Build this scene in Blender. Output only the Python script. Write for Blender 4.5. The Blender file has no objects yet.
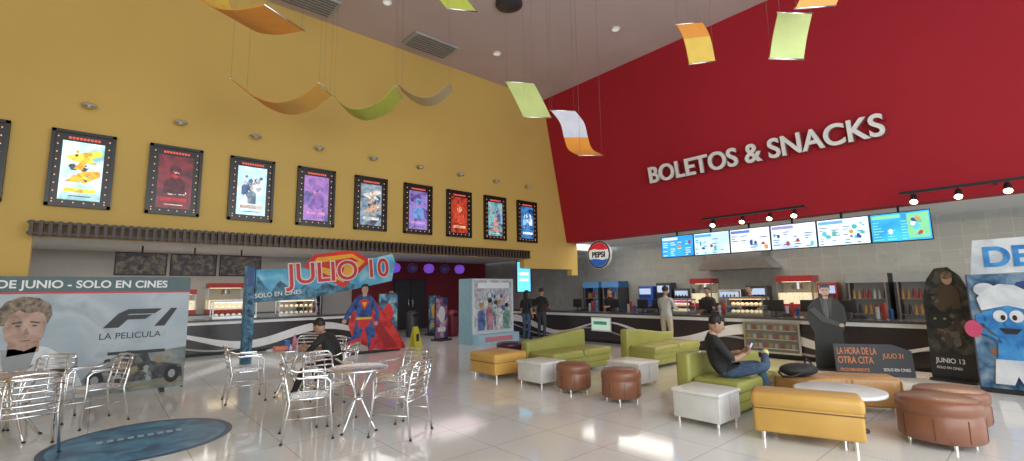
import bpy, bmesh, math, random
from mathutils import Matrix, Vector
random.seed(7)
pi=math.pi
sc=bpy.context.scene
try:
    sc.view_settings.view_transform='Standard'
except Exception: pass
# ---------------------------------------------------------------- materials
MC={}
def mat(name,col,rough=0.55,metal=0.0,emit=0.0,vary=0.06,scale=6.0,ecol=None,trans=0.0,coat=0.0,spec=0.5):
    if name in MC: return MC[name]
    m=bpy.data.materials.new(name); m.use_nodes=True
    nt=m.node_tree; b=nt.nodes['Principled BSDF']
    tc=nt.nodes.new('ShaderNodeTexCoord'); nz=nt.nodes.new('ShaderNodeTexNoise'); nz.inputs['Scale'].default_value=scale
    nz.inputs['Detail'].default_value=3
    nt.links.new(tc.outputs['Object'],nz.inputs['Vector'])
    cr=nt.nodes.new('ShaderNodeValToRGB')
    c=col
    cr.color_ramp.elements[0].position=0.3; cr.color_ramp.elements[1].position=0.7
    cr.color_ramp.elements[0].color=(c[0]*(1-vary),c[1]*(1-vary),c[2]*(1-vary),1)
    cr.color_ramp.elements[1].color=(min(1,c[0]*(1+vary)),min(1,c[1]*(1+vary)),min(1,c[2]*(1+vary)),1)
    nt.links.new(nz.outputs['Fac'],cr.inputs['Fac']); nt.links.new(cr.outputs['Color'],b.inputs['Base Color'])
    b.inputs['Roughness'].default_value=rough; b.inputs['Metallic'].default_value=metal
    b.inputs['Specular IOR Level'].default_value=spec
    if emit>0:
        nt.links.new(cr.outputs['Color'],b.inputs['Emission Color']); b.inputs['Emission Strength'].default_value=emit
    if trans>0: b.inputs['Transmission Weight'].default_value=trans
    if coat>0: b.inputs['Coat Weight'].default_value=coat
    MC[name]=m; return m
def paint(name,cols,scale=3.0,emit=0.0,rough=0.5,detail=4,dist=0.6):
    if name in MC: return MC[name]
    m=bpy.data.materials.new(name); m.use_nodes=True
    nt=m.node_tree; b=nt.nodes['Principled BSDF']
    tc=nt.nodes.new('ShaderNodeTexCoord'); nz=nt.nodes.new('ShaderNodeTexNoise'); nz.inputs['Scale'].default_value=scale
    nz.inputs['Detail'].default_value=detail; nz.inputs['Distortion'].default_value=dist
    nt.links.new(tc.outputs['Object'],nz.inputs['Vector'])
    cr=nt.nodes.new('ShaderNodeValToRGB')
    e=cr.color_ramp.elements
    n=len(cols)
    for i,c in enumerate(cols):
        p=0.34+0.32*i/(max(1,n-1))
        if i==0: el=e[0]; el.position=p
        elif i==n-1: el=e[-1]; el.position=p
        else: el=e.new(p)
        el.color=(*c,1)
    nt.links.new(nz.outputs['Fac'],cr.inputs['Fac']); nt.links.new(cr.outputs['Color'],b.inputs['Base Color'])
    b.inputs['Roughness'].default_value=rough
    if emit>0:
        nt.links.new(cr.outputs['Color'],b.inputs['Emission Color']); b.inputs['Emission Strength'].default_value=emit
    MC[name]=m; return m
def tiles(name,c1,c2,mortar,w,h,rough,msize=0.01,plane='xy',offset=0.0,coat=0.0):
    m=bpy.data.materials.new(name); m.use_nodes=True
    nt=m.node_tree; b=nt.nodes['Principled BSDF']
    tc=nt.nodes.new('ShaderNodeNewGeometry')
    sp=nt.nodes.new('ShaderNodeSeparateXYZ'); cb=nt.nodes.new('ShaderNodeCombineXYZ')
    nt.links.new(tc.outputs['Position'],sp.inputs[0])
    a,bb={'xy':('X','Y'),'yz':('Y','Z'),'xz':('X','Z')}[plane]
    nt.links.new(sp.outputs[a],cb.inputs[0]); nt.links.new(sp.outputs[bb],cb.inputs[1])
    br=nt.nodes.new('ShaderNodeTexBrick'); br.offset=offset
    br.inputs['Scale'].default_value=1; br.inputs['Brick Width'].default_value=w; br.inputs['Row Height'].default_value=h
    br.inputs['Mortar Size'].default_value=msize; br.inputs['Mortar Smooth'].default_value=0.1
    br.inputs['Color1'].default_value=(*c1,1); br.inputs['Color2'].default_value=(*c2,1); br.inputs['Mortar'].default_value=(*mortar,1)
    nt.links.new(cb.outputs[0],br.inputs['Vector'])
    nt.links.new(br.outputs['Color'],b.inputs['Base Color'])
    nz=nt.nodes.new('ShaderNodeTexNoise'); nz.inputs['Scale'].default_value=1.7; nz.inputs['Detail'].default_value=4
    nt.links.new(tc.outputs['Position'],nz.inputs['Vector'])
    mr=nt.nodes.new('ShaderNodeMapRange'); mr.inputs['To Min'].default_value=rough*0.7; mr.inputs['To Max'].default_value=rough*1.4
    nt.links.new(nz.outputs['Fac'],mr.inputs['Value']); nt.links.new(mr.outputs[0],b.inputs['Roughness'])
    b.inputs['Specular IOR Level'].default_value=0.5+coat
    MC[name]=m; return m
# ---------------------------------------------------------------- builder
def frame(o,ang,tilt=0):
    u=Vector((math.cos(ang),math.sin(ang),0)); v=Vector((0,0,1)); w=u.cross(v)
    if tilt:
        v2=v*math.cos(tilt)+w*math.sin(tilt); w=u.cross(v2); v=v2
    return Matrix(((u.x,v.x,w.x,o[0]),(u.y,v.y,w.y,o[1]),(u.z,v.z,w.z,o[2]),(0,0,0,1)))
class B:
    def __init__(s,M=None): s.v=[];s.f=[];s.mi=[];s.sm=[];s.ms=[];s.M=M or Matrix.Identity(4)
    def idx(s,m):
        if m not in s.ms: s.ms.append(m)
        return s.ms.index(m)
    def add(s,vs,fs,m,smooth=False):
        o=len(s.v); s.v+=[s.M@Vector(v) for v in vs]; i=s.idx(m)
        for f in fs: s.f.append([o+k for k in f]); s.mi.append(i); s.sm.append(smooth)
    def bm(s,bm,m,smooth=False):
        bm.verts.index_update(); s.add([v.co.copy() for v in bm.verts],[[v.index for v in f.verts] for f in bm.faces],m,smooth); bm.free()
    def box(s,c,d,m,bev=0,rz=0,seg=3):
        bm=bmesh.new(); bmesh.ops.create_cube(bm,size=1)
        for v in bm.verts: v.co=Vector((v.co.x*d[0],v.co.y*d[1],v.co.z*d[2]))
        if bev>0: bmesh.ops.bevel(bm,geom=bm.edges[:],offset=bev,segments=seg,profile=0.5,affect='EDGES')
        R=Matrix.Rotation(rz,3,'Z')
        for v in bm.verts: v.co=R@v.co+Vector(c)
        s.bm(bm,m,bev>0)
    def poly(s,pts,w0,w1,m,bev=0):
        bm=bmesh.new()
        vs=[bm.verts.new((p[0],p[1],w0)) for p in pts]
        f=bm.faces.new(vs)
        r=bmesh.ops.extrude_face_region(bm,geom=[f])
        for e in r['geom']:
            if isinstance(e,bmesh.types.BMVert): e.co.z=w1
        bmesh.ops.recalc_face_normals(bm,faces=bm.faces[:])
        if bev>0: bmesh.ops.bevel(bm,geom=bm.edges[:],offset=bev,segments=3,profile=0.5,affect='EDGES')
        s.bm(bm,m,bev>0)
    def ellp(s,c,r,w0,w1,m,n=24,a0=0,rot=0):
        pts=[]
        for i in range(n):
            a=2*pi*i/n; x=r[0]*math.cos(a); y=r[1]*math.sin(a)
            pts.append((c[0]+x*math.cos(rot)-y*math.sin(rot),c[1]+x*math.sin(rot)+y*math.cos(rot)))
        s.poly(pts,w0,w1,m)
    def rect(s,x0,y0,x1,y1,w0,w1,m): s.poly([(x0,y0),(x1,y0),(x1,y1),(x0,y1)],w0,w1,m)
    def tube(s,pts,r,m,n=8,closed=False,caps=True):
        P=[Vector(p) for p in pts]; k=len(P)
        rs=r if isinstance(r,(list,tuple)) else [r]*k
        vs=[];fs=[]; up=None
        for i in range(k):
            if closed: t=(P[(i+1)%k]-P[i-1])
            else: t=P[min(i+1,k-1)]-P[max(i-1,0)]
            t.normalize()
            if up is None: up=t.orthogonal().normalized()
            up=(up-t*up.dot(t)); 
            if up.length<1e-6: up=t.orthogonal()
            up.normalize(); sd=t.cross(up)
            for j in range(n):
                a=2*pi*j/n; vs.append(P[i]+(up*math.cos(a)+sd*math.sin(a))*rs[i])
        for i in range(k if closed else k-1):
            a=i*n; b=((i+1)%k)*n
            for j in range(n): fs.append([a+j,a+(j+1)%n,b+(j+1)%n,b+j])
        if caps and not closed: fs.append(list(range(n))[::-1]); fs.append([(k-1)*n+j for j in range(n)])
        s.add(vs,fs,m,True)
    def cyl(s,p0,p1,r,m,n=16,r1=None):
        P0=Vector(p0);P1=Vector(p1);t=(P1-P0).normalized();u=t.orthogonal().normalized();w=t.cross(u)
        r1=r if r1 is None else r1
        vs=[P0+(u*math.cos(2*pi*j/n)+w*math.sin(2*pi*j/n))*r for j in range(n)]+[P1+(u*math.cos(2*pi*j/n)+w*math.sin(2*pi*j/n))*r1 for j in range(n)]
        s.add(vs,[[j,(j+1)%n,n+(j+1)%n,n+j] for j in range(n)],m,True)
        s.add(vs,[list(range(n))[::-1],list(range(n,2*n))],m,False)
    def rev(s,prof,c,m,n=32,smooth=True):
        vs=[];fs=[]
        for (r,z) in prof:
            for j in range(n): vs.append((c[0]+r*math.cos(2*pi*j/n),c[1]+r*math.sin(2*pi*j/n),c[2]+z))
        for i in range(len(prof)-1):
            for j in range(n): fs.append([i*n+j,i*n+(j+1)%n,(i+1)*n+(j+1)%n,(i+1)*n+j])
        fs.append(list(range(n))[::-1]); fs.append([(len(prof)-1)*n+j for j in range(n)])
        s.add(vs,fs,m,smooth)
    def ell(s,c,r,m,n=16,R=None):
        bm=bmesh.new(); bmesh.ops.create_uvsphere(bm,u_segments=n,v_segments=max(8,n*2//3),radius=1)
        for v in bm.verts:
            q=Vector((v.co.x*r[0],v.co.y*r[1],v.co.z*r[2]))
            if R: q=R@q
            v.co=q+Vector(c)
        s.bm(bm,m,True)
    def blobs(s,x0,y0,x1,y1,w,mats,n,s0,s1,seed):
        """printed artwork: many small irregular coloured patches"""
        rn=random.Random(seed)
        for i in range(n):
            r=s0+(s1-s0)*rn.random(); cx=x0+r+(x1-x0-2*r)*(rn.random()+rn.random())/2; cy=y0+r+(y1-y0-2*r)*rn.random()
            k=rn.randint(5,9); pts=[]
            for j in range(k):
                a=2*pi*j/k; q=r*(.55+.45*rn.random()); pts.append((cx+q*math.cos(a),cy+q*math.sin(a)))
            s.poly(pts,w,w+.0012+.00012*i,mats[rn.randrange(len(mats))])
    def obj(s,name,parent=None):
        me=bpy.data.meshes.new(name); me.from_pydata([tuple(v) for v in s.v],[],s.f)
        for m in s.ms: me.materials.append(m)
        for p,i,q in zip(me.polygons,s.mi,s.sm): p.material_index=i; p.use_smooth=q
        me.update(); o=bpy.data.objects.new(name,me); sc.collection.objects.link(o)
        if parent: o.parent=parent
        return o
def empty(name,loc=(0,0,0)):
    e=bpy.data.objects.new(name,None); e.location=loc; e.empty_display_size=0.1; sc.collection.objects.link(e); return e
def text(name,body,size,m,M,ext=0.002,off=0.0,parent=None,ax='LEFT',sx=1.0):
    cu=bpy.data.curves.new(name,'FONT'); cu.body=body; cu.size=size; cu.extrude=ext; cu.offset=off; cu.align_x=ax
    t=bpy.data.objects.new(name,cu); sc.collection.objects.link(t)
    dg=bpy.context.evaluated_depsgraph_get(); dg.update()
    me=bpy.data.meshes.new_from_object(t.evaluated_get(dg)); bpy.data.objects.remove(t)
    me.transform(M@Matrix.Diagonal((sx,1,1,1))); me.materials.clear(); me.materials.append(m)
    o=bpy.data.objects.new(name,me); sc.collection.objects.link(o)
    if parent: o.parent=parent
    return o
def Mt(M,x,y,w): return M@Matrix.Translation((x,y,w))
black=mat('black_matte',(0.012,0.012,0.014),0.5)
dark=mat('dark_grey',(0.035,0.035,0.04),0.4)
white=mat('white_paint',(0.75,0.75,0.74),0.4)
alu=mat('brushed_aluminium',(0.85,0.86,0.87),0.25,1.0)
steel=mat('stainless_steel',(0.55,0.55,0.56),0.3,1.0)
chrome=mat('chrome',(0.85,0.85,0.85),0.12,1.0)
# ---------------------------------------------------------------- camera
f=467.; pitch=math.radians(7.4); roll=math.radians(-0.85); az=math.radians(41.2)
R=Matrix.Rotation(-az,3,'Z')@Matrix.Rotation(pi/2+pitch,3,'X')@Matrix.Rotation(roll,3,'Z')
cd=bpy.data.cameras.new('camera'); cam=bpy.data.objects.new('camera',cd); sc.collection.objects.link(cam)
cd.lens=f/1024*36; cd.sensor_width=36; cd.clip_start=0.05
cam.matrix_world=Matrix.Translation((0,0,1.6))@R.to_4x4(); sc.camera=cam
# ---------------------------------------------------------------- room shell
yel=mat('ochre_yellow_plaster',(0.57,0.375,0.10),0.75,vary=0.04,scale=0.6)
red=mat('crimson_plaster',(0.37,0.013,0.026),0.75,vary=0.05,scale=0.5,spec=.3)
ceilm=mat('mauve_grey_ceiling',(0.50,0.40,0.39),0.85,vary=0.04,scale=1.0)
greyc=mat('light_grey_ceiling',(0.66,0.66,0.66),0.8,vary=0.04,scale=1.0)
floorm=tiles('cream_floor_tile',(0.76,0.755,0.72),(0.73,0.725,0.69),(0.5,0.49,0.46),0.8,0.8,0.08,0.006,coat=.4)
tileg=tiles('grey_wall_tile_yz',(0.36,0.36,0.335),(0.33,0.33,0.31),(0.42,0.42,0.39),0.4,0.3,0.25,0.006,'yz',0.0)
tilex=tiles('grey_wall_tile_xz',(0.50,0.49,0.47),(0.47,0.46,0.44),(0.54,0.53,0.5),0.4,0.3,0.3,0.005,'xz',0.0)
darkred=mat('dark_red_paint',(0.20,0.012,0.02),0.6)
b=B(); b.box((5,8,-0.1),(24,26,0.2),floorm); b.obj('floor')
b=B(); b.box((3,3.4,8.1),(18,15,0.2),ceilm); b.obj('ceiling')
b=B(frame((0,10.65,0),0))
b.poly([(-6,0),(-0.9,0),(-0.9,2.6),(9.8,2.6),(9.8,2.3),(12.0,2.3),(11.98,2.1),(12.3,2.1),(12.3,3.1),(11.2,8.15),(-6,8.15)],-0.2,0,yel); b.obj('wall_left')
b=B(frame((0,-4,0),0))
b.poly([(11.78,3.2),(12.3,3.2),(11.3,8.15),(10.77,8.15)],-14.66,0,red); b.obj('wall_right')
b=B(); b.box((14.8,7.5,1.6),(0.2,23,3.4),tileg); b.obj('wall_kitchen')
b=B(); b.box((13.2,3.4,3.27),(2.8,14.8,0.12),greyc); b.obj('ceiling_kitchen')
b=B(); b.box((4.3,15,3.06),(20.6,8.3,0.12),greyc)
for i in range(4):
    b.box((-0.5+i*3.2,13.2,2.98),(1.4,0.25,0.05),mat('recessed_strip',(0.9,0.9,0.85),0.5,emit=1.6))
b.obj('ceiling_snack_hall')
b=B(); b.box((1,19.1,1.5),(14,0.2,3.1),tilex); b.obj('wall_snack_hall')
b=B(); b.box((11.3,19.0,1.5),(7,0.2,3.1),darkred); b.obj('wall_corridor')
b=B(); b.box((-6.1,7.5,4),(0.2,23,8.2),yel)
b.obj('wall_side')
b=B()
for i in range(9):
    b.box((-6+i*2.3,-4.05,4.0),(0.1,0.14,8.0),dark)
for z in (0.05,2.6,5.2,7.95): b.box((3.2,-4.05,z),(18.5,0.14,0.1),dark)
b.obj('window_1')
wood=mat('dark_brown_wood',(0.05,0.028,0.02),0.5,vary=0.2,scale=4)
b=B()
b.box((4.45,10.42,2.79),(10.8,0.04,0.04),wood); b.box((4.45,10.42,2.62),(10.8,0.04,0.04),wood)
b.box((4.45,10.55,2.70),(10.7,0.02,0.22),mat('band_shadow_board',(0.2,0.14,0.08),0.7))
for i in range(98):
    b.box((-0.9+i*0.11,10.41,2.70),(0.05,0.1,0.24),wood)
b.obj('trim_1')
# ---------------------------------------------------------------- ceiling fixtures
vent=mat('vent_metal',(0.36,0.36,0.35),0.5); ventd=mat('vent_slot',(0.14,0.13,0.13),0.6)
def vent_obj(x,y,sx,sy):
    b=B(); b.box((x,y,7.97),(sx,sy,0.05),vent)
    n=7
    for i in range(n): b.box((x,y-sy/2+sy*(i+0.5)/n,7.94),(sx*0.88,0.03,0.02),ventd)
    b.obj('ceiling_vent')
vent_obj(2.9,10.0,1.3,0.7); vent_obj(6.0,9.95,1.3,0.7)
lampw=mat('downlight_glow',(0.85,0.83,0.8),0.4,emit=.4)
for (x,y) in [(7.6,9.2),(9.1,6.4),(4.3,9.0)]:
    b=B(); b.rev([(0.11,0),(0.11,-0.03),(0.09,-0.04),(0.08,-0.01)],(x,y,8.0),white,20); b.cyl((x,y,7.985),(x,y,7.97),0.075,lampw,16); b.obj('recessed_downlight')
b=B(); b.rev([(0.3,0),(0.3,-0.06),(0.22,-0.1),(0.08,-0.11)],(6.4,7.3,8.0),dark,28); b.obj('ceiling_speaker')
for i in range(-1,9):
    x=-0.39+1.29*i
    b=B(frame((x,10.65,4.87),0))
    b.box((0,0,0.05),(0.06,0.08,0.10),steel)
    b.ell((0,0,0.14),(0.11,0.04,0.07),mat('fixture_grey',(0.36,0.33,0.26),0.4),14)
    b.cyl((0,-0.05,0.14),(0,-0.02,0.14),0.06,steel,12)
    b.obj('wall_spotlight')
# ---------------------------------------------------------------- posters
bulb=mat('marquee_bulb',(1.0,0.5,0.22),0.4,emit=1.1)
framem=mat('poster_frame_black',(0.014,0.009,0.008),0.35)
titlem=mat('marquee_title',(0.7,0.1,0.06),0.5,emit=0.6)
def pal(k,cols,em): return [paint(f'art{k}_{i}',(tuple(x*.5 for x in c),c,tuple(min(1,x*1.25) for x in c)),9,em,.4) for i,c in enumerate(cols)]
specs=[ (((.35,.6,.68),(.6,.78,.8),(.2,.4,.42)),((.85,.4,.03),(.85,.6,.06),(.05,.07,.08),(.15,.3,.33),(.6,.7,.7)),'plane'),
 (((.015,.006,.008),(.16,.012,.02),(.04,.01,.015)),((.5,.04,.06),(.3,.015,.02),(.6,.45,.4),(.06,.01,.015)),'bust'),
 (((.5,.68,.78),(.35,.52,.62),(.68,.78,.82)),((.15,.22,.28),(.45,.35,.3),(.06,.1,.22),(.65,.72,.75)),'group'),
 (((.1,.08,.3),(.3,.14,.38),(.05,.06,.18)),((.06,.06,.3),(.45,.18,.4),(.05,.12,.32),(.18,.09,.3)),'bust'),
 (((.05,.09,.15),(.22,.29,.34),(.02,.04,.08)),((.4,.26,.18),(.55,.5,.45),(.04,.04,.05),(.15,.22,.3)),'plane'),
 (((.08,.06,.22),(.22,.16,.42),(.04,.03,.12)),((.03,.08,.22),(.35,.2,.45),(.07,.05,.2),(.1,.2,.42)),'bust'),
 (((.13,.01,.01),(.35,.04,.015),(.05,.005,.01)),((.75,.22,.05),(.65,.35,.18),(.18,.015,.015),(.45,.05,.02)),'bust'),
 (((.05,.14,.2),(.2,.36,.38),(.02,.05,.1)),((.05,.1,.25),(.45,.2,.15),(.6,.55,.4),(.15,.4,.42)),'group'),
 (((.015,.05,.2),(.04,.18,.4),(.01,.02,.08)),((.2,.55,.75),(.65,.72,.8),(.05,.18,.45),(.15,.05,.25)),'group')]
def poster(x0,k):
    bg,fg,kind=specs[k%9]
    e=empty('movie_poster_lightbox',(0,0,0))
    M=frame((x0+0.42,10.645,3.75),0); b=B(M)
    W,H=0.41,0.65
    b.rect(-W,-H,W,H,0,0.05,framem)
    for (x0_,y0_,x1_,y1_) in [(-W,-H,W,-H+.05),(-W,H-.05,W,H),(-W,-H,-W+.05,H),(W-.05,-H,W,H)]:
        b.rect(x0_,y0_,x1_,y1_,0.05,0.085,framem)
    for i in range(9):
        y=-H+0.12+i*(2*H-0.24)/8
        for x in (-W+0.085,W-0.085): b.ell((x,y,0.06),(0.010,0.010,0.010),bulb,8)
    for i in range(6):
        x=-W+0.085+i*(2*W-0.17)/5
        b.ell((x,-H+0.075,0.06),(0.010,0.010,0.010),bulb,8)
    for i in range(9): b.rect(-0.2+i*0.046,H-0.145,-0.2+i*0.046+0.034,H-0.105,0.05,0.06,titlem)
    px,py0,py1=0.265,-0.53,0.47
    em=1.0
    pb=paint(f'poster_art_{k}',bg,2.5+0.3*k,em,0.3)
    b.rect(-px,py0,px,py1,0.05,0.055,pb); P=pal(k,fg,em*.9)
    w=0.0555
    if kind=='plane':
        b.blobs(-.2,-.1,.22,.1,w,P[2:],14,.03,.08,k)
        b.poly([(-.23,.2),(.02,.3),(.22,.36),(.24,.27),(.1,.2),(.2,.1),(.05,.12),(-.1,.12)],w+.004,w+.006,P[1]); b.poly([(-.1,.0),(.02,.22),(.1,.22),(.0,-.02)],w+.006,w+.008,P[0])
        b.poly([(-.2,-.22),(.0,-.04),(.23,.0),(.24,-.1),(.05,-.24)],w+.004,w+.006,P[0])
        b.blobs(-.2,-.25,.22,.35,w+.009,P,16,.015,.035,k+20)
    elif kind=='group':
        b.blobs(-.22,-.2,.22,.3,w,P,30,.025,.07,k)
        for i,(cx,cy,s_) in enumerate([(-.13,.12,.8),(.12,.16,.9),(0,.0,1.0)]):
            b.poly([(cx-.07*s_,cy-.3*s_),(cx+.08*s_,cy-.3*s_),(cx+.08*s_,cy-.08),(cx+.03,cy-.03),(cx-.03,cy-.03),(cx-.08*s_,cy-.08)],w+.005+.002*i,w+.006+.002*i,P[(i+k)%len(P)])
            b.ellp((cx,cy+.02),(.035*s_,.048*s_),w+.006+.002*i,w+.008+.002*i,P[1],12)
    else:
        b.blobs(-.22,-.3,.22,.0,w,P,20,.03,.08,k)
        b.poly([(-.17,-.25),(.17,-.25),(.15,-.02),(.05,.06),(-.05,.06),(-.15,-.02)],w+.004,w+.006,P[3]); b.ellp((0,.15),(.08,.11),w+.006,w+.008,P[1],18)
        b.ellp((0,.2),(.09,.08),w+.008,w+.009,P[3],16); b.blobs(-.08,.04,.08,.2,w+.009,P,8,.015,.03,k+50)
    b.rect(-.2,-.40,.2,-.33,w+.006,w+.008,P[1]); b.rect(-.14,-.47,.14,-.455,w+.006,w+.008,P[2])
    b.obj('lightbox_frame',e)
for i in range(-1,9): poster(-0.82+1.29*i,i%9)
# ---------------------------------------------------------------- big letters
e=empty('wall_lettering')
lean=math.atan(0.2)
M=frame((12-(4.57-2.1)*0.2-0.02,7.12,4.57),-pi/2,0)
M=M@Matrix.Rotation(lean,4,'X')
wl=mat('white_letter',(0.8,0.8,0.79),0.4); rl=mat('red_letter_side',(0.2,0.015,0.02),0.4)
t=text('letters_face','BOLETOS & SNACKS',0.62,wl,M@Matrix.Translation((0,0,0.09)),0.03,0.012,e)
L=max((M.inverted()@v.co).x for v in t.data.vertices)
k=5.3/L
t.data.transform(M@Matrix.Diagonal((k,1,1,1))@M.inverted())
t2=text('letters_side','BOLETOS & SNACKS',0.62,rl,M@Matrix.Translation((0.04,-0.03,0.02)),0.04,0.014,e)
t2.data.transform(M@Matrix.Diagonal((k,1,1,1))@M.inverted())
# ---------------------------------------------------------------- hanging sheets
rv=Vector((0.7524,-0.6587,0)); fv=Vector((0.6587,0.7524,0)); zv=Vector((0,0,1))
def sheet(c,prof,wdir,width,mats,name='hanging_curved_banner'):
    C=Vector(c); P=[C+rv*a+zv*u+fv*d for a,u,d in prof]
    Q=[]; n=len(P)
    for i in range(n-1):
        p0=P[max(i-1,0)];p1=P[i];p2=P[i+1];p3=P[min(i+2,n-1)]
        for j in range(8):
            t=j/8
            Q.append(0.5*((2*p1)+(-p0+p2)*t+(2*p0-5*p1+4*p2-p3)*t*t+(-p0+3*p1-3*p2+p3)*t**3))
    Q.append(P[-1]); w=(rv*wdir[0]+zv*wdir[1]+fv*wdir[2]).normalized()*width/2
    b=B(); k=len(Q); th=0.006
    for s_i in range(k-1):
        m=mats[min(len(mats)-1,int(s_i/(k-1)*len(mats)))]
        a,c2=Q[s_i],Q[s_i+1]; nrm=(c2-a).cross(w).normalized()*th
        vs=[a-w+nrm,a+w+nrm,c2+w+nrm,c2-w+nrm,a-w-nrm,a+w-nrm,c2+w-nrm,c2-w-nrm]
        b.add(vs,[[0,1,2,3],[7,6,5,4],[0,4,5,1],[1,5,6,2],[2,6,7,3],[3,7,4,0]],m)
    wire=mat('steel_wire',(0.2,0.2,0.2),0.4,1.0)
    for q in (Q[0],Q[-1]):
        for sgn in (-0.9,0.9):
            p=q+w*sgn; b.tube([p,(p.x,p.y,8.0)],0.0018,wire,5)
    for q in (Q[0],Q[-1]): b.tube([q-w*1.05,q+w*1.05],0.012,alu,6)
    b.obj(name)
so=mat('sheet_orange',(0.68,0.26,0.03),0.5); sy=mat('sheet_yellow',(0.70,0.46,0.06),0.5); sg=mat('sheet_green',(0.42,0.46,0.07),0.5)
sg2=mat('sheet_pale_green',(0.46,0.52,0.18),0.5); swh=mat('sheet_white',(0.55,0.55,0.62),0.5); sbg=mat('sheet_beige',(0.5,0.42,0.25),0.5); sor2=mat('sheet_amber',(0.6,0.32,0.06),0.5)
sheet((1.2,7.0,5.55),[(-.6,.55,0),(-.45,.15,0),(-.15,-.12,0),(.2,-.2,0),(.6,-.14,0)],(0.25,.1,1),.75,[sy,sy,so,so,so])
sheet((2.2,8.7,5.1),[(-.8,.25,0),(-.4,-.06,0),(0,-.2,0),(.4,-.12,0),(.75,.15,0)],(0,.0,1),.55,[so,sor2])
sheet((3.7,8.7,5.4),[(-.7,.25,0),(-.35,-.12,0),(0,-.25,0),(.4,-.1,0),(.7,.22,0)],(0,0,1),.6,[sg])
sheet((5.4,9.2,6.2),[(-.6,.2,0),(-.3,-.05,0),(0,-.16,0),(.3,-.08,0),(.6,.18,0)],(0,0,1),.5,[sbg])
sheet((3.6,5.5,5.95),[(-.2,.5,0),(.0,.15,.05),(.2,-.1,.1)],(.9,.2,.5),.5,[sg])
sheet((5.5,5.8,5.0),[(-.14,.32,0),(0,.05,.03),(.17,-.3,.1)],(1,.12,.4),.55,[sg2])
sheet((6.5,5.6,4.5),[(-.2,.48,0),(-.02,.27,.1),(.05,0,.15),(.12,-.25,.1),(.3,-.4,0)],(1,.08,.3),.5,[swh,swh,so,so])
sheet((6.9,3.3,5.5),[(-.12,.33,0),(0,.1,.03),(.1,-.28,.12)],(1,.2,.2),.48,[so,sy])
sheet((6.3,1.8,4.75),[(.06,.28,0),(0,0,.05),(-.04,-.28,.1)],(1,.02,.1),.46,[sg2])
sheet((5.9,1.4,4.88),[(.12,.5,0),(.1,.15,0),(0,-.1,.05)],(1,.12,.1),.5,[sy,so])
# ---------------------------------------------------------------- counters
ctop=mat('dark_counter_top',(0.06,0.06,0.065),0.2); cfront=mat('counter_front_dark',(0.035,0.028,0.03),0.25)
wave=mat('counter_wave_white',(0.72,0.72,0.72),0.3); wave2=mat('counter_wave_grey',(0.35,0.33,0.34),0.3)
def counter(name,M,L,H=0.92,D=0.7,ph=0):
    e=empty(name); b=B(M)
    b.rect(0,0.08,L,H-0.04,-D,0,cfront); b.rect(0,0,L,0.08,-D,-0.06,black)
    b.rect(-0.02,H-0.04,L+0.02,H,-D,0.05,ctop)
    b.rect(0,H-0.13,L,H-0.05,0,0.012,wave)
    N=int(L/0.12)
    up=[];lo=[];l2=[];l3=[]
    for i in range(N+1):
        x=L*i/N; c=0.43+0.2*math.sin(x*1.5+ph); th=0.07+0.05*math.sin(x*0.75+ph+1)
        up.append((x,c+th)); lo.append((x,c-th)); c2=.3+.16*math.sin(x*1.5+ph+.9); l2.append((x,c2)); l3.append((x,c2-.045))
    for i in range(N): b.poly([lo[i],lo[i+1],up[i+1],up[i]],0,0.012,wave)
    for i in range(N): b.poly([l3[i],l3[i+1],l2[i+1],l2[i]],0,0.008,wave2)
    b.obj('counter_body',e); return e
counter('concession_counter',frame((11.6,14.2,0),-pi/2),16.5)
counter('snack_counter',frame((-3.5,15.0,0),0),10.3,0.95,0.8,1.0)
popc=paint('popcorn_pile',((.85,.7,.35),(.95,.9,.7),(.6,.4,.1)),25,0.4)
def register(x,y,z,ang):
    b=B(frame((x,y,z),ang)); b.rect(-.1,0,.1,.02,-.1,.1,black); b.cyl((0,0,0),(0,.14,0),.02,black,8)
    b.box((0,.26,0),(.36,.26,.03),black,.008); b.box((0,.26,-.018),(.32,.22,.004),mat('pos_screen',(0.1,0.2,0.35),0.3,emit=.8)); 
    b.rect(.12,.0,.3,.08,-.16,0,dark); b.obj('cash_register')
for y in (12.6,10.4,8.9,7.9,7.4,6.0,4.3,3.6,2.9): register(11.95,y,0.92,-pi/2)
def cups(x,y,z):
    b=B()
    for j,(dx,dy,hh) in enumerate([(0,0,.32),(.0,.11,.26),(.0,-.11,.2)]):
        c=[mat('cup_stack_red',(.45,.05,.04),.4),mat('cup_stack_white',(.6,.6,.6),.4),mat('cup_stack_blue',(.05,.12,.35),.4)][j]
        n=int(hh/.04)
        for i in range(n): b.cyl((x+dx,y+dy,z+i*.04),(x+dx,y+dy,z+i*.04+.038),.032,c,10,.042)
    b.obj('paper_cup_stack')
for y in (12.0,9.9,8.4,5.6,4.0,3.25,2.3): cups(12.1,y,.925)
lampc=mat('warm_lamp',(1,.8,.5),.4,emit=3)
def popcorn(x,y,z,ang,w=.8,h=.85,name='popcorn_machine'):
    b=B(frame((x,y,z),ang)); rd=mat('machine_red',(0.35,0.03,0.03),0.3)
    b.rect(-w/2,0,w/2,.14,-.5,0,rd); b.rect(-w/2,h-.16,w/2,h,-.5,0,rd)
    for sx in (-w/2+.02,w/2-.02):
        for d in (-.48,-.02): b.box((sx,h/2,d),(.03,h-.2,.03),steel)
    b.rect(-w/2+.03,.14,w/2-.03,.14+.3,-.45,-.05,popc); b.cyl((0,h-.18,-.25),(0,h-.36,-.25),.13,steel,16)
    b.rect(-w/2+.1,h-.165,w/2-.1,h-.155,-.35,-.15,lampc)
    b.obj(name)
popcorn(14.18,4.6,1.005,-pi/2,.9,.9); popcorn(14.18,7.25,1.005,-pi/2,.7,.9)
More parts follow.
